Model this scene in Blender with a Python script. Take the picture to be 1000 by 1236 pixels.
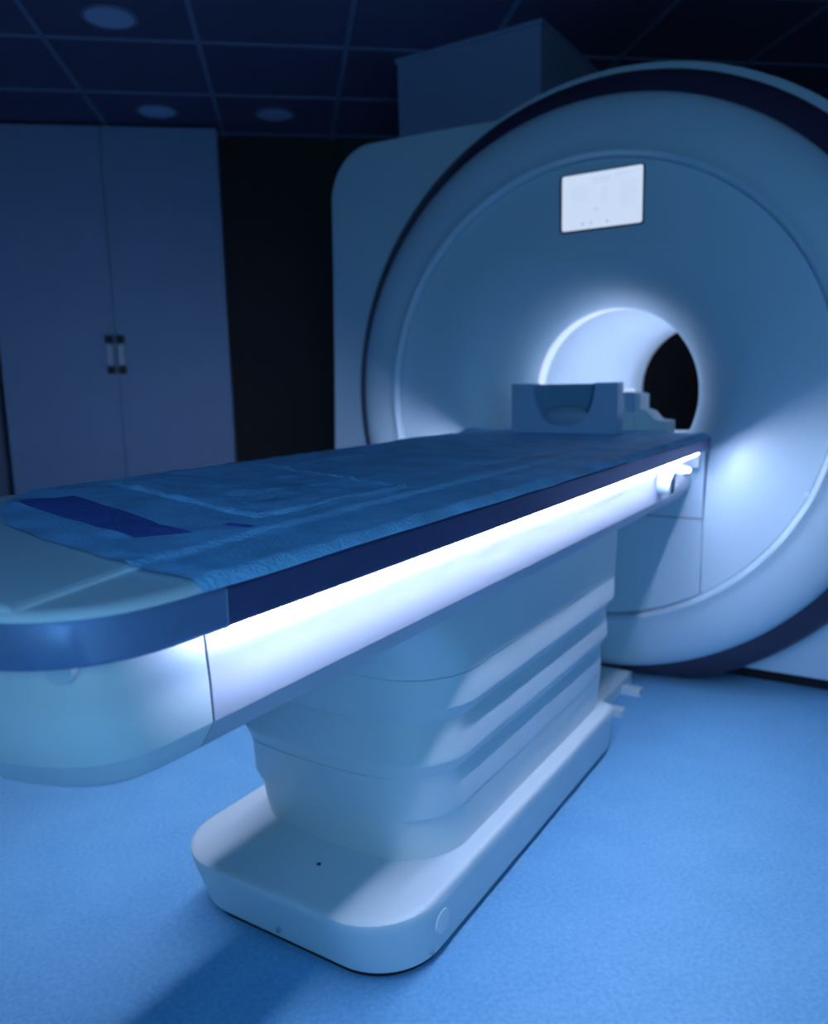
import bpy, bmesh, math, random
from mathutils import Vector, Matrix, noise
random.seed(7)
SC = bpy.context.scene
COL = SC.collection
for o in list(bpy.data.objects):
    bpy.data.objects.remove(o)

# ------------------------------------------------------------------ camera
CAM = Vector((1.09736, -2.99359, 1.20551))
RX = Vector((0.845, 0.53428, -0.02273)).normalized()
FW = Vector((-0.5305, 0.83218, -0.16139)).normalized()
UP = RX.cross(FW).normalized()
cd = bpy.data.cameras.new('camera')
cd.sensor_fit = 'HORIZONTAL'; cd.sensor_width = 36.0
cd.lens = 36.0 * 959.88 / 1000.0
cd.dof.use_dof = True; cd.dof.focus_distance = 1.25; cd.dof.aperture_fstop = 3.6
cam = bpy.data.objects.new('camera', cd); COL.objects.link(cam)
cam.matrix_world = Matrix(((RX.x, UP.x, -FW.x, CAM.x), (RX.y, UP.y, -FW.y, CAM.y), (RX.z, UP.z, -FW.z, CAM.z), (0, 0, 0, 1)))
SC.camera = cam

# ------------------------------------------------------------------ world, exposure, strengths of the lit things
w = bpy.data.worlds.new('world'); SC.world = w; w.use_nodes = True
w.node_tree.nodes['Background'].inputs[0].default_value = (0.10, 0.22, 0.6, 1)
w.node_tree.nodes['Background'].inputs[1].default_value = 0.0
SC.view_settings.view_transform = 'Standard'
SC.view_settings.look = 'None'
SC.view_settings.exposure = 0.0
SC.view_settings.gamma = 1.0
SC.view_settings.use_curve_mapping = False
STRIP_E = 135.0      # LED strips along the table
BORE_E = 0.85        # bore lighting rings
BACK_FILL_E = 6.2      # added glowing pane behind the camera, fills the room with blue
SCREEN_E = 1.0
TOP_FILL_E = 2.0         # added blue glow panel overhead, behind the camera, for ambient

# ------------------------------------------------------------------ room frame (the scanner stands turned in the room)
YAW = math.radians(-40.98)
V = Vector((math.sin(YAW), math.cos(YAW), 0)); U = Vector((math.cos(YAW), -math.sin(YAW), 0))
CEIL = CAM.z + 1.545
def room(u, v, z):
    return Vector((CAM.x, CAM.y, 0)) + U * u + V * v + Vector((0, 0, z))
ROOM_ROT = -YAW          # rotation whose local x is U (sign fixed below)
ROOM_ROT = math.atan2(U.y, U.x)

# ------------------------------------------------------------------ materials
def mat(name, col, rough=0.5, metal=0.0, bump=0.0, bscale=60.0, var=0.0, vscale=8.0, emit=None, estr=0.0, spec=0.5, coat=0.0, detail=4.0, alpha=1.0, trans=0.0):
    m = bpy.data.materials.new(name); m.use_nodes = True
    nt = m.node_tree; b = nt.nodes['Principled BSDF']
    b.inputs['Base Color'].default_value = (*col, 1)
    b.inputs['Roughness'].default_value = rough
    b.inputs['Metallic'].default_value = metal
    b.inputs['Specular IOR Level'].default_value = spec
    b.inputs['Coat Weight'].default_value = coat
    if trans: b.inputs['Transmission Weight'].default_value = trans
    if emit:
        b.inputs['Emission Color'].default_value = (*emit, 1)
        b.inputs['Emission Strength'].default_value = estr
    tc = nt.nodes.new('ShaderNodeTexCoord')
    if var > 0:
        n = nt.nodes.new('ShaderNodeTexNoise'); n.inputs['Scale'].default_value = vscale; n.inputs['Detail'].default_value = detail
        nt.links.new(tc.outputs['Object'], n.inputs['Vector'])
        r = nt.nodes.new('ShaderNodeMapRange'); r.inputs[1].default_value = 0.3; r.inputs[2].default_value = 0.7
        r.inputs[3].default_value = 1 - var; r.inputs[4].default_value = 1 + var
        nt.links.new(n.outputs['Fac'], r.inputs[0])
        mx = nt.nodes.new('ShaderNodeVectorMath'); mx.operation = 'SCALE'
        mx.inputs[0].default_value = col
        nt.links.new(r.outputs[0], mx.inputs['Scale']); nt.links.new(mx.outputs[0], b.inputs['Base Color'])
    if bump > 0:
        n2 = nt.nodes.new('ShaderNodeTexNoise'); n2.inputs['Scale'].default_value = bscale; n2.inputs['Detail'].default_value = 5
        nt.links.new(tc.outputs['Object'], n2.inputs['Vector'])
        bp = nt.nodes.new('ShaderNodeBump'); bp.inputs['Strength'].default_value = bump; bp.inputs['Distance'].default_value = 0.01
        nt.links.new(n2.outputs['Fac'], bp.inputs['Height']); nt.links.new(bp.outputs[0], b.inputs['Normal'])
    return m
WHITE = (0.66, 0.74, 0.80)
M = {}
M['shell'] = mat('scanner_plastic', (0.50, 0.68, 0.80), 0.42, var=0.015, vscale=3)
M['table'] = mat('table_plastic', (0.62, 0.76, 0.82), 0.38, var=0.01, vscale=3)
M['side'] = mat('table_plastic_dimmed_side', (0.46, 0.53, 0.64), 0.42, var=0.01, vscale=3)  # table plastic darkened to hold down the strip light on the side
M['bore'] = mat('bore_liner_plastic', (0.72, 0.78, 0.86), 0.5, var=0.01)
M['rim'] = mat('dark_rim_plastic', (0.055, 0.04, 0.085), 0.35)
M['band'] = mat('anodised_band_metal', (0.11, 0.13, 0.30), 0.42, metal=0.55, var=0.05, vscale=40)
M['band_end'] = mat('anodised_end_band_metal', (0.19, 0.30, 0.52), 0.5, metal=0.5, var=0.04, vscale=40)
M['gap'] = mat('joint_and_gap_shade', (0.01, 0.012, 0.02), 0.8)  # dark for joints, and for shade painted into the floor gaps
M['led'] = mat('led_strip_light', (0.8, 0.85, 0.9), 0.5, emit=(0.72, 0.76, 1.0), estr=STRIP_E)
M['boreled'] = mat('bore_light_ring', (0.3, 0.35, 0.4), 0.5, emit=(0.60, 0.73, 1.0), estr=BORE_E)
M['railled'] = mat('bore_rail_light', (0.8, 0.85, 0.9), 0.5, emit=(0.60, 0.75, 1.0), estr=BORE_E*21)
M['added_back_fill'] = mat('back_fill_glow', (0.2, 0.3, 0.4), 0.2, emit=(0.30, 0.68, 1.0), estr=BACK_FILL_E)
M['top_fill'] = mat('top_fill_glow', (0.2, 0.3, 0.4), 0.4, emit=(0.09, 0.40, 1.0), estr=TOP_FILL_E)
M['sheet'] = mat('blue_nonwoven_sheet', (0.24, 0.62, 0.97), 0.5, bump=0.5, bscale=160, var=0.22, vscale=9)
M['pad'] = mat('navy_absorbent_pad', (0.07, 0.14, 0.50), 0.8, bump=0.5, bscale=150, var=0.2, vscale=30)
M['holder'] = mat('blue_grey_coil_plastic', (0.38, 0.56, 0.80), 0.25, coat=0.4)
M['bowl'] = mat('smoked_coil_bowl', (0.20, 0.38, 0.58), 0.12, coat=0.6)
M['cushion'] = mat('grey_blue_foam', (0.30, 0.44, 0.60), 0.6)
M['cupboard'] = mat('cupboard_laminate', (0.19, 0.30, 0.48), 0.55, var=0.02)
M['handle'] = mat('handle_metal', (0.45, 0.5, 0.62), 0.35, metal=0.6)
M['black'] = mat('black_plastic', (0.012, 0.012, 0.014), 0.5)
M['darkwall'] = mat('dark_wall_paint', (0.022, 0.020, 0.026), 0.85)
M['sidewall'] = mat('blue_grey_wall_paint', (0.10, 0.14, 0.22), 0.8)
M['ceiling'] = mat('ceiling_tile', (0.10, 0.085, 0.17), 0.9, bump=0.2, bscale=90, var=0.06, vscale=30)
M['grid'] = mat('ceiling_grid_metal', (0.17, 0.21, 0.36), 0.6)
M['downlight'] = mat('downlight_glass', (0.45, 0.55, 0.75), 0.4)
M['duct'] = mat('duct_cover_paint', (0.22, 0.30, 0.48), 0.6)
M['grey'] = mat('grey_plastic', (0.32, 0.42, 0.50), 0.45)
M['seam'] = mat('seam_shadow_line', (0.20, 0.28, 0.38), 0.7)
M['frame'] = mat('screen_bezel', (0.02, 0.03, 0.06), 0.3)

def floor_mat():
    m = bpy.data.materials.new('speckled_blue_vinyl'); m.use_nodes = True
    nt = m.node_tree; b = nt.nodes['Principled BSDF']; b.inputs['Roughness'].default_value = 0.6
    tc = nt.nodes.new('ShaderNodeTexCoord')
    n = nt.nodes.new('ShaderNodeTexNoise'); n.inputs['Scale'].default_value = 95; n.inputs['Detail'].default_value = 3
    n2 = nt.nodes.new('ShaderNodeTexNoise'); n2.inputs['Scale'].default_value = 7; n2.inputs['Detail'].default_value = 3
    nt.links.new(tc.outputs['Object'], n.inputs['Vector']); nt.links.new(tc.outputs['Object'], n2.inputs['Vector'])
    ad = nt.nodes.new('ShaderNodeMath'); ad.operation = 'MULTIPLY_ADD'; ad.inputs[1].default_value = 0.75
    ml = nt.nodes.new('ShaderNodeMath'); ml.operation = 'MULTIPLY'; ml.inputs[1].default_value = 0.25
    nt.links.new(n2.outputs['Fac'], ml.inputs[0])
    nt.links.new(n.outputs['Fac'], ad.inputs[0]); nt.links.new(ml.outputs[0], ad.inputs[2])
    r = nt.nodes.new('ShaderNodeValToRGB')
    r.color_ramp.elements[0].position = 0.36; r.color_ramp.elements[0].color = (0.13, 0.41, 0.70, 1)
    r.color_ramp.elements[1].position = 0.64; r.color_ramp.elements[1].color = (0.20, 0.51, 0.80, 1)
    nt.links.new(ad.outputs[0], r.inputs[0]); nt.links.new(r.outputs[0], b.inputs['Base Color'])
    return m
M['floor'] = floor_mat()

def screen_mat():
    # lit display picture: pale page with faint text rows and a few round icons along the bottom
    m = bpy.data.materials.new('lit_display'); m.use_nodes = True
    b = m.node_tree.nodes['Principled BSDF']
    b.inputs['Base Color'].default_value = (0.05, 0.05, 0.06, 1); b.inputs['Roughness'].default_value = 0.3
    b.inputs['Emission Color'].default_value = (0.58, 0.70, 0.90, 1); b.inputs['Emission Strength'].default_value = SCREEN_E
    return m
M['screen'] = screen_mat()
def emis(name, c, s=1.0):
    return mat(name, (0.05, 0.05, 0.06), 0.3, emit=c, estr=s)
M['ui_pale'] = emis('display_pale_blue', (0.50, 0.62, 0.88))
M['ui_block'] = emis('display_block', (0.55, 0.68, 0.88))
M['ui_icon'] = emis('display_icon_blue', (0.28, 0.45, 0.80))

# ------------------------------------------------------------------ mesh helpers
def obj(name, bm, m, parent=None, smooth=35, **props):
    me = bpy.data.meshes.new(name)
    bmesh.ops.recalc_face_normals(bm, faces=bm.faces[:])
    bm.to_mesh(me); bm.free()
    me.materials.append(m)
    if smooth:
        for p in me.polygons: p.use_smooth = True
        me.set_sharp_from_angle(angle=math.radians(smooth))
    o = bpy.data.objects.new(name, me); COL.objects.link(o)
    if parent: o.parent = parent
    for k, v in props.items(): o[k] = v
    return o
def thing(name, label, cat, loc=(0, 0, 0), rotz=0.0, group=None):
    o = bpy.data.objects.new(name, None); COL.objects.link(o)
    o.location = loc; o.rotation_euler = (0, 0, rotz); o.empty_display_size = 0.1
    o['label'] = label; o['category'] = cat
    if group: o['group'] = group
    return o
def bevel_all(bm, r, seg=2, ang=30):
    es = [e for e in bm.edges if len(e.link_faces) == 2 and e.calc_face_angle(0) > math.radians(ang)]
    bmesh.ops.bevel(bm, geom=es, offset=r, segments=seg, affect='EDGES', profile=0.5, clamp_overlap=True)
def add_box(bm, x0, x1, y0, y1, z0, z1):
    vs = [bm.verts.new(p) for p in [(x0,y0,z0),(x1,y0,z0),(x1,y1,z0),(x0,y1,z0),(x0,y0,z1),(x1,y0,z1),(x1,y1,z1),(x0,y1,z1)]]
    for f in [(0,3,2,1),(4,5,6,7),(0,1,5,4),(1,2,6,5),(2,3,7,6),(3,0,4,7)]: bm.faces.new([vs[i] for i in f])
def box(x0, x1, y0, y1, z0, z1, r=0.0, seg=2):
    bm = bmesh.new(); add_box(bm, x0, x1, y0, y1, z0, z1)
    if r: bevel_all(bm, r, seg)
    return bm
def loft(rings, cap0=True, cap1=True, closed=True):
    bm = bmesh.new(); R = [[bm.verts.new(p) for p in r] for r in rings]
    n = len(R[0])
    for a, b in zip(R, R[1:]):
        for i in range(n if closed else n - 1):
            j = (i + 1) % n
            bm.faces.new((a[i], a[j], b[j], b[i]))
    if cap0: bm.faces.new(R[0][::-1])
    if cap1: bm.faces.new(R[-1])
    return bm
def revolve_y(prof, cx, cz, n=160, zmin=None, a0=0.0, a1=2*math.pi, clip_r=None):
    """profile [(r, y)] turned about the horizontal scanner axis"""
    bm = bmesh.new(); full = abs(a1 - a0 - 2*math.pi) < 1e-6
    cols = []
    k = n if full else n + 1
    for i in range(k):
        a = a0 + (a1 - a0) * i / n
        c = []
        for r, y in prof:
            z = cz + r * math.sin(a)
            if zmin is not None: z = max(z, zmin)
            c.append(bm.verts.new((cx + r * math.cos(a), y, z)))
        cols.append(c)
    for i in range(n):
        a, b = cols[i], cols[(i + 1) % k]
        for j in range(len(prof) - 1):
            bm.faces.new((a[j], a[j+1], b[j+1], b[j]))
    return bm
def prism_xz(pts, y0, y1, r=0.0, seg=2):
    bm = bmesh.new()
    a = [bm.verts.new((x, y0, z)) for x, z in pts]; b = [bm.verts.new((x, y1, z)) for x, z in pts]
    bm.faces.new(a); bm.faces.new(b[::-1])
    n = len(pts)
    for i in range(n): bm.faces.new((a[i], b[i], b[(i+1) % n], a[(i+1) % n]))
    if r: bevel_all(bm, r, seg)
    return bm
def prism_xy(pts, z0, z1, r=0.0, seg=2):
    bm = bmesh.new()
    a = [bm.verts.new((x, y, z0)) for x, y in pts]; b = [bm.verts.new((x, y, z1)) for x, y in pts]
    bm.faces.new(a[::-1]); bm.faces.new(b)
    n = len(pts)
    for i in range(n): bm.faces.new((a[i], a[(i+1) % n], b[(i+1) % n], b[i]))
    if r: bevel_all(bm, r, seg)
    return bm
def arc(cx, cy, r, a0, a1, n):
    return [(cx + r*math.cos(math.radians(a0 + (a1-a0)*i/n)), cy + r*math.sin(math.radians(a0 + (a1-a0)*i/n))) for i in range(n+1)]
def rrect(x0, x1, y0, y1, r, n=8):
    return arc(x1-r, y0+r, r, -90, 0, n) + arc(x1-r, y1-r, r, 0, 90, n) + arc(x0+r, y1-r, r, 90, 180, n) + arc(x0+r, y0+r, r, 180, 270, n)
def cyl(p0, p1, r, n=24, r1=None):
    p0 = Vector(p0); p1 = Vector(p1); d = (p1 - p0).normalized()
    a = d.orthogonal().normalized(); b = d.cross(a)
    r1 = r if r1 is None else r1
    rings = []
    for p, rr in ((p0, r), (p1, r1)):
        rings.append([p + (a*math.cos(2*math.pi*i/n) + b*math.sin(2*math.pi*i/n))*rr for i in range(n)])
    return loft(rings)
def tube(pts, r, n=10):
    rings = []
    pts = [Vector(p) for p in pts]
    for i, p in enumerate(pts):
        d = (pts[min(i+1, len(pts)-1)] - pts[max(i-1, 0)]).normalized()
        a = d.cross(Vector((0, 0, 1)));
        if a.length < 1e-3: a = d.orthogonal()
        a.normalize(); b = d.cross(a)
        rings.append([p + (a*math.cos(2*math.pi*k/n) + b*math.sin(2*math.pi*k/n))*r for k in range(n)])
    return loft(rings)
def struct(name, bm, m, smooth=0):
    return obj(name, bm, m, None, smooth, kind='structure')
def to_room(o):
    o.location = (CAM.x, CAM.y, 0); o.rotation_euler = (0, 0, ROOM_ROT); return o

# ------------------------------------------------------------------ the room
RB, RF, RL, RR = -1.4, 5.40, -3.6, 4.6     # back (behind camera), far wall, left, right in room axes
to_room(struct('floor', box(RL, RR, RB, RF, -0.05, 0.0), M['floor']))
to_room(struct('ceiling', box(RL, RR, RB, RF, CEIL, CEIL+0.05), M['ceiling']))
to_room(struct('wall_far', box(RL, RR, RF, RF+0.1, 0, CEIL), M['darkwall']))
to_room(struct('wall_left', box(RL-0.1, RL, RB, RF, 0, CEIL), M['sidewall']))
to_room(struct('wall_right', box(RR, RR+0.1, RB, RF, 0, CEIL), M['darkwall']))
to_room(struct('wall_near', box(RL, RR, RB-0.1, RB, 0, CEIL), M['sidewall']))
to_room(struct('added_back_fill_1', box(-0.7, 0.6, RB, RB+0.02, 1.05, 2.05), M['added_back_fill']))  # unseen pane added to light the near end and fronts
to_room(struct('added_top_fill', box(-1.4, 0.6, -1.3, -0.3, CEIL-0.02, CEIL-0.008), M['top_fill']))  # unseen panel added for blue light from above
bm = bmesh.new()
T = 0.6705
for k in range(-5, 8):
    u = -0.344 + T*k
    if RL < u < RR: add_box(bm, u-0.012, u+0.012, RB, RF, CEIL-0.006, CEIL)
for k in range(-9, 3):
    v = 4.005 + T*k
    if RB < v < RF: add_box(bm, RL, RR, v-0.012, v+0.012, CEIL-0.0055, CEIL)
to_room(struct('trim_1', bm, M['grid']))

# ------------------------------------------------------------------ MRI scanner
ZC = 1.138
sc = thing('mri_scanner', 'large round white MRI scanner with a dark rim, glowing bore and small screen above it', 'medical scanner', (0, 0, 0))
prof = [(0.352, 0.31), (0.356, 0.27), (0.368, 0.225), (0.388, 0.180), (0.415, 0.135), (0.45, 0.093), (0.49, 0.058), (0.54, 0.029), (0.60, 0.010), (0.66, 0.001), (0.70, 0.0), (0.80, 0.0), (0.863, 0.0)]
obj('front_cover', revolve_y(prof, 0, ZC, 200), M['shell'], sc)
prof = [(0.863, 0.004), (0.865, -0.004), (0.868, -0.018), (0.874, -0.026), (0.883, -0.029), (0.892, -0.026), (0.902, -0.020), (0.93, -0.018), (1.0, -0.006), (1.05, 0.010), (1.08, 0.028), (1.093, 0.044), (1.098, 0.062), (1.096, 0.09)]
obj('outer_ring_cover', revolve_y(prof, 0, ZC, 220, zmin=0.034), M['shell'], sc)
obj('cover_seam', revolve_y([(0.8610, -0.0008), (0.8650, -0.0016), (0.8665, 0.002)], 0, ZC, 200), M['seam'], sc)
prof = [(1.090, 0.075), (1.100, 0.072), (1.108, 0.075), (1.150, 0.105), (1.185, 0.135), (1.200, 0.160), (1.203, 0.20), (1.200, 0.26)]
obj('dark_rim', revolve_y(prof, 0, ZC, 220, zmin=0.016), M['rim'], sc)
obj('plinth', box(-1.0, 1.3, 0.30, 1.6, 0.0, 0.075), M['gap'], sc)  # dark block put in for the shade under the body
# square body panel behind the rim: rounded corner at the upper left, arch on the right
pts = arc(-1.140, 2.065, 0.235, 180, 94, 12)
pts += [(-0.8, 2.293)] + [(p[0], p[1]) for p in arc(0, ZC, 1.242, 113, 28, 28)]
pts += [(1.15, 1.55), (1.26, 1.25), (1.34, 0.9), (1.38, 0.6), (1.39, 0.3), (1.39, 0.068), (1.0, 0.068), (0.6, 0.068), (0.2, 0.068), (-0.2, 0.068), (-0.6, 0.068), (-1.1, 0.068), (-1.43, 0.068), (-1.425, 0.5), (-1.413, 0.9), (-1.398, 1.3), (-1.385, 1.7)]
bm = bmesh.new()
F0, F1, F2, I0 = [], [], [], []
for (x, z) in pts:
    d = Vector((x, z - ZC)); L = d.length; q = d / L
    F0.append(bm.verts.new((x*(L-0.02)/L, 0.20, ZC + q.y*(L-0.02)))); F1.append(bm.verts.new((x*(L-0.005)/L, 0.206, ZC + q.y*(L-0.005))))
    F2.append(bm.verts.new((x, 0.222, z))); I0.append(bm.verts.new((q.x*0.98, 0.20, ZC + q.y*0.98)))
BK = [bm.verts.new((v_.co.x, 0.80, v_.co.z)) for v_ in F2]
n = len(pts)
for i in range(n):
    j = (i+1) % n
    for a_, b_ in ((I0, F0), (F0, F1), (F1, F2), (F2, BK)):
        bm.faces.new((a_[i], a_[j], b_[j], b_[i]))
obj('body_cover', bm, M['shell'], sc)
obj('rear_housing', revolve_y([(0.45, 2.02), (0.95, 2.02), (1.0, 1.97), (1.0, 0.70)], 0, ZC, 120, zmin=0.05), M['shell'], sc)
prof = [(0.352, 0.30), (0.352, 1.62), (0.350, 1.63), (0.350, 1.72), (0.354, 1.74), (0.354, 1.90), (0.365, 1.96), (0.40, 2.0), (0.46, 2.02)]
obj('bore_liner', revolve_y(prof, 0, ZC, 140), M['bore'], sc)
for y0, y1 in ((0.325, 0.40),):
    obj('bore_light', revolve_y([(0.3515, y0-0.004), (0.3485, y0), (0.3485, y1), (0.3515, y1+0.004)], 0, ZC, 140), M['boreled'], sc)
obj('bore_rail', box(-0.285, 0.285, 0.02, 0.90, 0.88, 0.950, 0.008), M['bore'], sc)
for s in (-1, 1):
    obj('rail_light', box(min(s*0.286, s*0.302), max(s*0.286, s*0.302), 0.33 if s < 0 else 0.55, 1.85, 0.951, 0.960, 0.002, 1), M['railled'], sc)
# docking panels below the table
zt, zb = 0.936, 0.689
for s in (-1, 1):
    obj('cover_seam', box(min(s*0.4458, s*0.4478), max(s*0.4458, s*0.4478), -0.004, 0.06, 0.392, zt), M['seam'], sc)
obj('upper_docking_cover', prism_xz([(-0.446, zb), (-0.446, zt), (0.446, zt), (0.446, zb)], -0.012, 0.10, 0.006, 2), M['shell'], sc)
pp = [(0.446, 0.668), (0.436, 0.683), (-0.436, 0.683), (-0.446, 0.668)]
lo = []
for i in range(25):
    x = -0.446 + 0.892*i/24
    lo.append((x, ZC - math.sqrt(0.858**2 - x*x)))
obj('lower_docking_cover', prism_xz(pp + lo, -0.012, 0.03, 0.004, 2), M['shell'], sc)
obj('cover_seam', box(-0.444, 0.444, -0.009, 0.02, 0.683, 0.6892), M['seam'], sc)
# display
sx0, sx1, sz0, sz1 = -0.106, 0.200, 1.756, 1.954
fr = obj('screen', prism_xz(rrect(sx0-0.008, sx1+0.004, sz0-0.005, sz1+0.004, 0.008), -0.010, 0.004, 0.002, 1), M['frame'], sc, label='black bezel')
obj('display', prism_xz(rrect(sx0, sx1, sz0, sz1, 0.008, 5), -0.0115, -0.008), M['screen'], fr, 0, label='lit pale display')
bm = bmesh.new()
def ui(bm, a0, a1, b0, b1, y=-0.0122):
    x0 = sx0+(sx1-sx0)*a0; x1 = sx0+(sx1-sx0)*a1; z0 = sz0+(sz1-sz0)*b0; z1 = sz0+(sz1-sz0)*b1
    vs = [bm.verts.new(p) for p in ((x0,y,z0),(x1,y,z0),(x1,y,z1),(x0,y,z1))]; bm.faces.new(vs)
bm.free()
def uio(name, key, *q):
    bm = bmesh.new(); ui(bm, *q); obj(name, bm, M[key], fr, 0)
for q in ((0.38, 0.62, 0.855, 0.89), (0.66, 0.86, 0.895, 0.92), (0.40, 0.60, 0.80, 0.825), (0.66, 0.74, 0.84, 0.86), (0.41, 0.47, 0.30, 0.37)):
    uio('text_row', 'ui_pale', *q)
for q in ((0.13, 0.33, 0.50, 0.80, -0.0119), (0.50, 0.58, 0.42, 0.74, -0.0119), (0.73, 0.93, 0.30, 0.78, -0.0119)):
    uio('picture_panel', 'ui_block', *q)
for k, (a, rr_) in enumerate(((0.27, 0.0055), (0.375, 0.0045), (0.48, 0.003), (0.58, 0.0050), (0.69, 0.0025))):
    x = sx0+(sx1-sx0)*a; z = sz0+(sz1-sz0)*0.10
    obj('icon', cyl((x, -0.0110, z), (x, -0.0124, z), rr_, 16), M['ui_icon' if k in (0, 1, 3) else 'ui_pale'], fr, 0)
obj('trim_line', box(-0.245, 0.305, -0.0012, 0.002, 1.664, 1.668), M['table'], sc)
# small marks
obj('ring_fastener', cyl((0.792, -0.014, 0.80), (0.789, -0.024, 0.80), 0.007, 16), M['table'], sc)

# ------------------------------------------------------------------ duct from magnet to ceiling
dc = thing('ceiling_duct', 'pale boxed duct rising from behind the scanner to the ceiling', 'duct', (0, 0, 0))
obj('duct_casing', box(-1.165, -0.415, 0.50, 1.25, 2.15, CEIL-0.001, 0.012), M['duct'], dc)
obj('ceiling_collar', box(-1.175, -0.405, 0.49, 1.26, CEIL-0.02, CEIL-0.0005, 0.003), M['duct'], dc)

# ------------------------------------------------------------------ patient table
tb = thing('patient_table', 'long white patient table with a dark metal edge band and lit underside strips', 'patient table', (0, -1.2, 0))
def tobj(name, bm, m, **k):
    bmesh.ops.translate(bm, verts=bm.verts[:], vec=(0, 1.2, 0))
    par = k.pop('parent', tb); sm = k.pop('smooth', 35)
    return obj(name, bm, m, par, sm, **k)
YE = -2.389
def endcurve(w, y0, b, n=3.5, k=44):
    """near end outline from +w to -w through the tip"""
    out = []
    for i in range(k+1):
        t = math.pi * i / k
        c, s = math.cos(t), math.sin(t)
        out.append((w*math.copysign(abs(c)**(2/n), c), y0 - b*abs(s)**(2/n)))
    return out
def ring_end(w, y0, b, z, yb=YE):
    return [Vector((x, y, z)) for x, y in [(w, yb)] + endcurve(w, min(y0, yb-0.001), b) + [(-w, yb)]]
def ring_str(w, z, y0=YE+0.004, y1=-0.02):
    return [Vector(p) for p in ((w, y0, z), (w, y1, z), (-w, y1, z), (-w, y0, z))]
# body of the moving table
YB = -2.366
prof_b = [(0.394, 0.940, -2.400, 0.176), (0.398, 0.905, -2.400, 0.179), (0.402, 0.860, -2.395, 0.181), (0.4045, 0.809, -2.392, 0.179), (0.4035, 0.8065, -2.391, 0.178), (0.384, 0.777, -2.390, 0.157), (0.379, 0.770, -2.390, 0.152), (0.365, 0.762, -2.390, 0.140), (0.28, 0.759, -2.390, 0.09)]
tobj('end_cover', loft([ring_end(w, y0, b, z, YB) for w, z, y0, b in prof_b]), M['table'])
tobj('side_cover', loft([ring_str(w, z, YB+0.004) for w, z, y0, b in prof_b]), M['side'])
tobj('cover_seam', loft([ring_str(w-0.003, z, YB-0.001, YB+0.006) for w, z, y0, b in prof_b]), M['gap'])
# band
def bandrings(w0, fn):
    return [fn(0.455, 0.9405), fn(0.461, 0.9425), fn(0.463, 0.948), fn(0.464, 0.985), fn(0.461, 0.990)]
tobj('end_band', loft([ring_end(w, -2.400, 0.232*(w/0.464), z, YE+0.0) for w, z in ((0.450, 0.9395), (0.460, 0.9405), (0.4635, 0.945), (0.464, 0.984), (0.460, 0.989))]), M['band_end'], label='bare metal end band')
tobj('side_band', loft([ring_str(w, z, YE+0.0025, 0.0) for w, z in ((0.450, 0.9395), (0.460, 0.9405), (0.4635, 0.945), (0.464, 0.984), (0.460, 0.989))]), M['band'], label='dark metal side band')
tobj('band_joint', box(-0.4635, 0.4635, YE-0.0005, YE+0.003, 0.941, 0.9845), M['grey'])
# top
top = [(0.462, 0.9885), (0.463, 0.991), (0.460, 0.9945), (0.452, 0.9975), (0.440, 0.998)]
tobj('tabletop', loft([ [Vector((x, y, z)) for x, y in [(w, 0.0)] + endcurve(w, -2.400, 0.232*(w/0.464)) + [(-w, 0.0)]] for w, z in top]), M['table'])
# raised centre pad, its edges run out to the corners at the near end
def padring(ins, z):
    r = [(0.325-ins, 0.0), (0.325-ins, -1.9), (0.330-ins, -2.2), (0.342-ins, -2.42), (0.362-ins, -2.50), (0.384-ins, -2.585)]
    tip = [(x, y) for x, y in endcurve(0.452, -2.400, 0.226) if abs(x) < 0.375]
    tip = [(x*(1-ins*0.8), y+ins*0.8) for x, y in tip]
    l = [(-x, y) for x, y in r][::-1]
    return [Vector((x, y, z)) for x, y in r + tip + l]
tobj('centre_pad', loft([padring(0, 0.9975), padring(0.001, 1.001), padring(0.006, 1.0035), padring(0.012, 1.004)]), M['table'])
for s in (-1, 1):
    bs_ = box(-0.008, 0.008, -2.37, -0.12, -0.0022, 0.0)
    bmesh.ops.rotate(bs_, verts=bs_.verts[:], cent=(0, 0, 0), matrix=Matrix.Rotation(-s*math.radians(48), 3, 'Y'))
    bmesh.ops.translate(bs_, verts=bs_.verts[:], vec=(s*0.449, 0, 0.9375))
    tobj('light_strip', bs_, M['led'], label='glowing white light strip')
# end plug and details
tobj('round_plug', cyl((0.366, -2.526, 0.923), (0.3725, -2.5375, 0.922), 0.015, 32), M['shell'])
# knobs near the scanner
def knob(y, z, r, d):
    bm = cyl((0.405, y, z), (0.405+d, y, z-0.004), r, 28, r*0.9); bevel_all(bm, 0.003, 2); return bm
kb = tobj('release_knob', knob(-0.44, 0.872, 0.040, 0.042), M['table'])
tobj('knob_slot', box(0.443, 0.4485, -0.445, -0.436, 0.838, 0.902), M['gap'], parent=kb)
tobj('release_lever', tube([(0.40, -0.27, 0.890), (0.43, -0.26, 0.880), (0.440, -0.22, 0.875), (0.430, -0.17, 0.883), (0.40, -0.16, 0.890)], 0.010), M['table'])
tobj('latch_hook', box(0.395, 0.440, -0.062, -0.040, 0.880, 0.918, 0.003), M['grey'])

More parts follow.
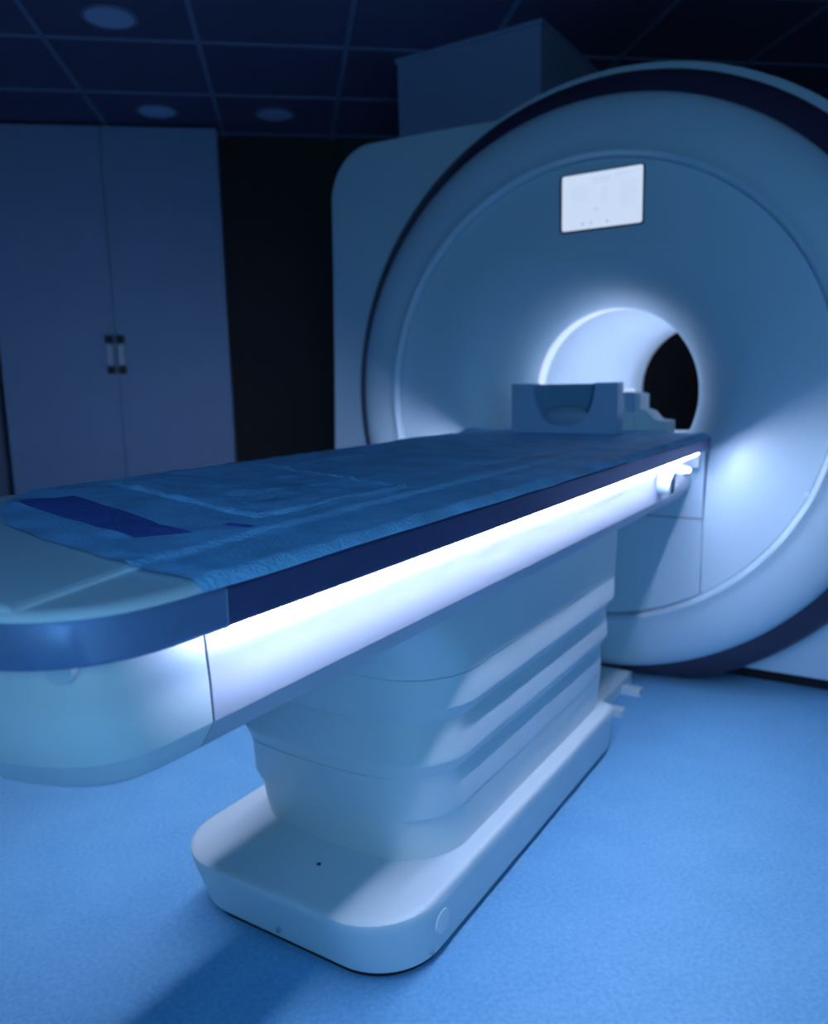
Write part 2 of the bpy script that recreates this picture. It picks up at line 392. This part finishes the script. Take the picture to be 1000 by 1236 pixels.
# pedestal: stacked tiers, each overlapping the one below
def ped(w, yf, z, rf=0.13, yr=-0.60, rr_=0.05, bow=0.035):
    pts = arc(w-rr_, yr-rr_, rr_, 90, 0, 5)
    fr_ = arc(w-rf, yf+rf, rf, 0, -90, 12)
    l = [(-x, y) for x, y in fr_[::-1]]
    mid = []
    for i in range(1, 12):
        x = (w-rf)*(1-2*i/12); mid.append((x, yf))
    out = pts + fr_ + mid + l + [(-x, y) for x, y in pts[::-1]]
    res = []
    for x, y in out:
        if y < yf + rf: y = y - bow*max(0, 1-(x/w)**2) + 0
        res.append(Vector((x, y, z)))
    return res
tiers = [
 ('lowest_tier', [(0.277, -1.640, 0.150), (0.282, -1.648, 0.20), (0.288, -1.650, 0.262)]),
 ('second_tier', [(0.286, -1.650, 0.260), (0.2885, -1.666, 0.265), (0.290, -1.670, 0.275), (0.289, -1.675, 0.345), (0.288, -1.684, 0.372)]),
 ('third_tier', [(0.286, -1.680, 0.362), (0.303, -1.686, 0.395), (0.309, -1.689, 0.403), (0.310, -1.690, 0.412), (0.304, -1.676, 0.475), (0.304, -1.672, 0.495)]),
 ('top_tier', [(0.302, -1.670, 0.490), (0.322, -1.676, 0.522), (0.329, -1.679, 0.530), (0.330, -1.680, 0.540), (0.330, -1.690, 0.60)]),
 ('neck_tier', [(0.326, -1.684, 0.598), (0.331, -1.700, 0.606), (0.332, -1.710, 0.64), (0.335, -1.78, 0.70), (0.336, -1.84, 0.762)]),
]
pd = tobj('pedestal', loft([ped(w-0.012, yf+0.012, z) for w, yf, z in ((0.262, -1.62, 0.15), (0.29, -1.63, 0.45), (0.31, -1.66, 0.755))]), M['table'])
for nm, rg in tiers:
    tobj(nm, loft([ped(w, yf, z) for w, yf, z in rg]), M['table'], parent=pd, smooth=28)
# base on the floor
def basering(w, y0, y1, rf, z):
    return [Vector((x, y, z)) for x, y in arc(w-rf, y0+rf, rf, -90, 0, 12) + arc(w-0.04, y1-0.04, 0.04, 0, 90, 6) + arc(-w+0.04, y1-0.04, 0.04, 90, 180, 6) + arc(-w+rf, y0+rf, rf, 180, 270, 12)]
bs = tobj('base', loft([basering(0.306, -1.838, -0.59, 0.14, 0.018), basering(0.312, -1.845, -0.585, 0.143, 0.020), basering(0.322, -1.880, -0.575, 0.15, 0.125), basering(0.323, -1.885, -0.574, 0.15, 0.146), basering(0.321, -1.884, -0.576, 0.148, 0.152), basering(0.316, -1.879, -0.581, 0.145, 0.1562), basering(0.308, -1.871, -0.589, 0.14, 0.1575)]), M['table'])
tobj('floor_gap_shade', loft([basering(0.300, -1.832, -0.597, 0.14, 0.0), basering(0.300, -1.832, -0.597, 0.14, 0.019)]), M['gap'], parent=bs)  # dark filler painting the shade under the base
tobj('screw_hole', cyl((0.038, -1.757, 0.1570), (0.038, -1.757, 0.1580), 0.005, 16), M['gap'], parent=bs)
tobj('screw_cap', cyl((0.005, -1.856, 0.050), (0.005, -1.864, 0.050), 0.006, 16), M['grey'], parent=bs)
bmc = cyl((0.316, -1.70, 0.088), (0.3225, -1.70, 0.088), 0.026, 32); bevel_all(bmc, 0.002, 1)
tobj('round_cap', bmc, M['table'], parent=bs)
tobj('screw_cap', cyl((0.312, -1.735, 0.035), (0.317, -1.735, 0.035), 0.005, 12), M['grey'], parent=bs)

# ------------------------------------------------------------------ floor plate between table base and scanner
fp = thing('floor_plate', 'low white cable plate with two tabs on the floor behind the table base', 'cable cover', (0, -0.3, 0))
def fobj(name, bm, m):
    bmesh.ops.translate(bm, verts=bm.verts[:], vec=(0, 0.3, 0)); return obj(name, bm, m, fp)
fobj('cover', box(-0.19, 0.19, -0.565, 0.02, 0.0, 0.045, 0.012), M['table'])
for y in (-0.335, -0.115):
    fobj('tab', box(0.19, 0.262, y, y+0.05, 0.0, 0.022, 0.004), M['table'])

# ------------------------------------------------------------------ disposable sheet on the table
def padz(x, y):
    ax = abs(x)
    hw = 0.0 if y > -1.9 else (0.005*(-1.9-y)/0.3 if y > -2.2 else 0.005 + 0.013*(-2.2-y)/0.22)
    ax = ax if ax > 0.42 else ax - hw
    if ax < 0.322: return 1.006
    if ax < 0.334: return 1.006 - 0.006*(ax-0.322)/0.012
    if ax < 0.450: return 1.000
    return 1.000 - 0.006*(ax-0.450)/0.014
def near_y(x):
    pts = [(-0.475, -2.02), (-0.232, -2.236), (-0.071, -2.325), (0.092, -2.372), (0.34, -2.422), (0.475, -2.424)]
    for (a, b), (c, d) in zip(pts, pts[1:]):
        if x <= c: return b + (d-b)*(x-a)/(c-a)
    return pts[-1][1]
def sheetz(x, y):
    wv = 0.0034*noise.noise(Vector((x*5, y*9, 1.0))) + 0.0026*noise.noise(Vector((x*14 + y*6, y*22, 4.0)))
    wv += 0.007*max(0, noise.noise(Vector((x*3+1.5*y, y*4.5, 9.0)))-0.12)
    wv += 0.016*math.exp(-((x+0.44)/0.035)**2-((y+0.10)/0.10)**2) + 0.008*math.exp(-((x+0.45)/0.03)**2-((y+0.55)/0.12)**2)
    for k, (xa, sl, y0_, y1_, am) in enumerate(((0.16, 0.10, -1.9, -0.5, 0.004), (-0.05, -0.08, -1.7, -0.3, 0.0035), (0.24, 0.02, -1.2, -0.1, 0.003), (0.05, 0.14, -2.2, -1.0, 0.003), (-0.25, 0.05, -2.0, -0.7, 0.004), (0.29, 0.0, -2.25, -1.3, 0.003))):
        if y0_ < y < y1_:
            xc = xa + sl*(y-y0_) + 0.02*noise.noise(Vector((y*2.5, k*3.1, 0.5)))
            wv += am*math.sin(math.pi*(y-y0_)/(y1_-y0_))*math.exp(-((x-xc)/0.009)**2)
    return padz(x, y) + (0.0022 + abs(wv) if abs(x) < 0.455 else 0.0020)
bm = bmesh.new()
NX, NY = 180, 300
g = []
for j in range(NY+1):
    row = []
    for i in range(NX+1):
        s = i/NX; x = -0.462 + 0.930*s
        y0 = near_y(x); y1 = -0.045 + 0.015*noise.noise(Vector((x*5, 3, 0)))
        t = j/NY; y = y0 + (y1-y0)*t
        z = padz(x, y)
        zz = sheetz(x, y)
        if i >= NX-1:
            x += 0.0; zz = 0.9935 - (0.003 + 0.003*noise.noise(Vector((y*5, 0, 2.)))) * (i-(NX-2)) + 0.002
            x = 0.4655 + 0.0008*(i-(NX-1))
        row.append(bm.verts.new((x, y, zz)))
    g.append(row)
for j in range(NY):
    for i in range(NX):
        bm.faces.new((g[j][i], g[j][i+1], g[j+1][i+1], g[j+1][i]))
sh = obj('disposable_sheet', bm, M['sheet'], None, 60)
sh['label'] = 'crinkled light blue disposable sheet covering the patient table'; sh['category'] = 'sheet'

def lay(pts, z, name, m, amp=0.0015, n=26, seed=0.0, thick=0.0025):
    """a thin crumpled rectangle of cloth through four corners"""
    bm = bmesh.new(); A, B, C_, D = [Vector((p[0], p[1], 0)) for p in pts]
    top_, bot = [], []
    for j in range(n+1):
        r1, r2 = [], []
        for i in range(n+1):
            s, t = i/n, j/n
            p = A*(1-s)*(1-t) + B*s*(1-t) + C_*s*t + D*(1-s)*t
            e = min(s, 1-s, t, 1-t)
            h = thick*min(1, e/0.03) if e < 0.03 else thick
            h += amp*noise.noise(Vector((p.x*16+seed, p.y*16, seed)))*(1 if e > 0.02 else 0)
            ridge = (0.0022 if thick < 0.002 else 0.005)*math.exp(-((e-0.02)/0.012)**2)
            p2 = (p.x + 0.004*noise.noise(Vector((p.x*9, p.y*9, 7+seed))), p.y + 0.004*noise.noise(Vector((p.y*9, p.x*9, 3+seed))))
            zs = sheetz(*p2) + z
            r1.append(bm.verts.new((p2[0], p2[1], zs + h + ridge))); r2.append(bm.verts.new((p2[0], p2[1], zs)))
        top_.append(r1); bot.append(r2)
    for j in range(n):
        for i in range(n):
            bm.faces.new((top_[j][i], top_[j][i+1], top_[j+1][i+1], top_[j+1][i]))
            bm.faces.new((bot[j][i], bot[j+1][i], bot[j+1][i+1], bot[j][i+1]))
    for a in range(n):
        for q in ((top_[0][a+1], top_[0][a], bot[0][a], bot[0][a+1]), (top_[n][a], top_[n][a+1], bot[n][a+1], bot[n][a]),
                  (top_[a][0], top_[a+1][0], bot[a+1][0], bot[a][0]), (top_[a+1][n], top_[a][n], bot[a][n], bot[a+1][n])):
            bm.faces.new(q)
    return obj(name, bm, m, None, 50)
o = lay([(-0.36, -1.93), (0.270, -2.135), (0.305, -1.765), (-0.30, -1.52)], 0.0004, 'folded_sheet', M['sheet'], 0.003, 80, 2.0, 0.003)
o['label'] = 'square folded blue sheet lying on the middle of the larger sheet'; o['category'] = 'sheet'
o = lay([(-0.27, -2.185), (0.222, -2.316), (0.272, -2.262), (-0.24, -2.085)], 0.0004, 'absorbent_pad', M['pad'], 0.0012, 20, 5.0, 0.001)
o['label'] = 'navy blue pad strip on the blue sheet at the near end of the table'; o['category'] = 'pad'
bm = box(0.262, 0.312, -2.195, -2.180, 1.0096, 1.0106)
o = obj('paper_tag', bm, M['pad'], None, 0); o['label'] = 'tiny dark rectangular tag on the blue sheet near its right edge'; o['category'] = 'tag'

# ------------------------------------------------------------------ head coil on the table
hc = thing('head_coil', 'blue-grey head coil block with a scooped bowl standing on the table at the bore mouth', 'head coil', (0, -0.25, 1.009))
def hobj(name, bm, m, **k):
    bmesh.ops.translate(bm, verts=bm.verts[:], vec=(0, 0.25, -1.009)); return obj(name, bm, m, hc, **k)
H0, H1 = 1.0095, 1.189
cut = []
for i in range(21):
    a = math.pi + math.pi*i/20
    cut.append((0.0 + 0.118*math.copysign(abs(math.cos(a))**0.8, math.cos(a)), H1 - 0.155*abs(math.sin(a))**0.9))
outline = [(-0.205, H0), (0.200, H0), (0.200, H1)] + cut[::-1] + [(-0.205, H1)]
hobj('frame', prism_xz(outline, -0.25, -0.185, 0.006, 2), M['holder'])
# bowl behind the scoop
rings = []
for k in range(7):
    f_ = k/6; yy = -0.245 + 0.058*f_
    rings.append([Vector((x*(1.0-0.25*f_**2), yy, H1-0.004 - (H1-z)*(1.0-0.3*f_**2))) for x, z in cut])
b_ = loft(rings, False, True, False); hobj('bowl', b_, M['bowl'])
bmx = bmesh.new(); bmesh.ops.create_uvsphere(bmx, u_segments=32, v_segments=20, radius=1)
for v_ in bmx.verts: v_.co = Vector((v_.co.x*0.088, -0.222 + v_.co.y*0.032, 1.066 + v_.co.z*0.042))
hobj('cushion', bmx, M['cushion'])

cc = thing('coil_connector', 'white stepped coil connector box behind the head coil inside the bore mouth', 'coil connector', (0.2, 0.05, 0.99))
def cobj(name, bm, m, **k):
    bmesh.ops.translate(bm, verts=bm.verts[:], vec=(-0.2, -0.05, -0.99)); return obj(name, bm, m, cc, **k)
cobj('housing', box(0.095, 0.185, 0.0, 0.10, 0.991, 1.150, 0.008), M['table'])
cobj('glow_cap', box(0.118, 0.165, 0.02, 0.06, 1.149, 1.163, 0.004), M['boreled'], label='white cap brightened by an added glow')  # cap given emission so it looks brighter; not a light source
cobj('dark_post', box(0.160, 0.186, -0.02, 0.0, 1.075, 1.150, 0.003), M['holder'])
cobj('port', box(0.118, 0.152, -0.006, 0.002, 1.015, 1.055, 0.003), M['frame'])
cobj('post_foot', box(0.150, 0.190, -0.03, 0.0, 0.991, 1.075, 0.004), M['table'])
cobj('step', prism_xz([(0.186, 0.991), (0.305, 0.991), (0.305, 1.040), (0.262, 1.045), (0.235, 1.075), (0.205, 1.085), (0.205, 1.14), (0.186, 1.145)], 0.0, 0.12, 0.008, 3), M['table'])

# ------------------------------------------------------------------ cupboards on the far wall
CW = 0.671
cb = thing('cupboard', 'tall two-door blue-grey cupboard against the dark far wall', 'cupboard')
to_room(cb)
D0 = 5.19
obj('carcass', box(-1.725, -0.375, D0+0.02, RF, 0.0, 2.735), M['cupboard'], cb, 0)
for k, (x0, x1) in enumerate(((-1.720, -1.051), (-1.046, -0.378))):
    dr = obj('door', box(x0, x1, D0, D0+0.019, 0.06, 2.73, 0.002, 1), M['cupboard'], cb)
    hx = -1.082 if k == 0 else -1.016
    hd = obj('handle', box(hx-0.016, hx+0.016, D0-0.042, D0-0.030, 1.35, 1.47, 0.003), M['handle'], dr)
    for z in (1.318, 1.502):
        obj('handle_mount', box(hx-0.020, hx+0.020, D0-0.044, D0, z-0.022, z+0.022, 0.004), M['black'], hd)
obj('plinth', box(-1.72, -0.38, D0+0.03, D0+0.06, 0.0, 0.06), M['black'], cb, 0)
c2 = thing('cupboard', 'dark closed cabinet at the left edge, beyond the black gap beside the two-door cupboard', 'cupboard')
to_room(c2)
obj('carcass', box(-2.45, -1.765, D0+0.05, RF, 0.0, 2.735), M['sidewall'], c2, 0)
obj('door', box(-2.445, -1.77, D0+0.03, D0+0.049, 0.06, 2.73, 0.002, 1), M['sidewall'], c2)

# ------------------------------------------------------------------ recessed downlights, switched off
labels = {0: 'unlit round ceiling downlight nearest the camera, at the top left', 1: 'unlit round ceiling downlight just right of the cupboard top', 2: 'faint unlit round ceiling downlight above the cupboard doors'}
src = None
for k, (x, y) in enumerate(((-1.894, -0.591), (-2.168, 0.734), (-2.659, 0.301))):
    if src is None:
        src = thing('downlight', labels[k], 'ceiling light', (x, y, CEIL-0.012), 0, 'ceiling downlights')
        bmr = bmesh.new()
        pr = [(0.098, 0.012), (0.112, 0.010), (0.116, 0.004), (0.110, 0.0), (0.098, 0.002)]
        cols = [[bmr.verts.new((r*math.cos(2*math.pi*i/48), r*math.sin(2*math.pi*i/48), z)) for r, z in pr] for i in range(48)]
        for i in range(48):
            a, b = cols[i], cols[(i+1) % 48]
            for j in range(4): bmr.faces.new((a[j], a[j+1], b[j+1], b[j]))
        obj('trim_ring', bmr, M['grid'], src)
        obj('diffuser', cyl((0, 0, 0.003), (0, 0, 0.012), 0.099, 48), M['downlight'], src)
    else:
        c = src.copy(); COL.objects.link(c); c.location = (x, y, CEIL-0.012); c['label'] = labels[k]
        for ch in list(src.children):
            d = ch.copy(); COL.objects.link(d); d.parent = c
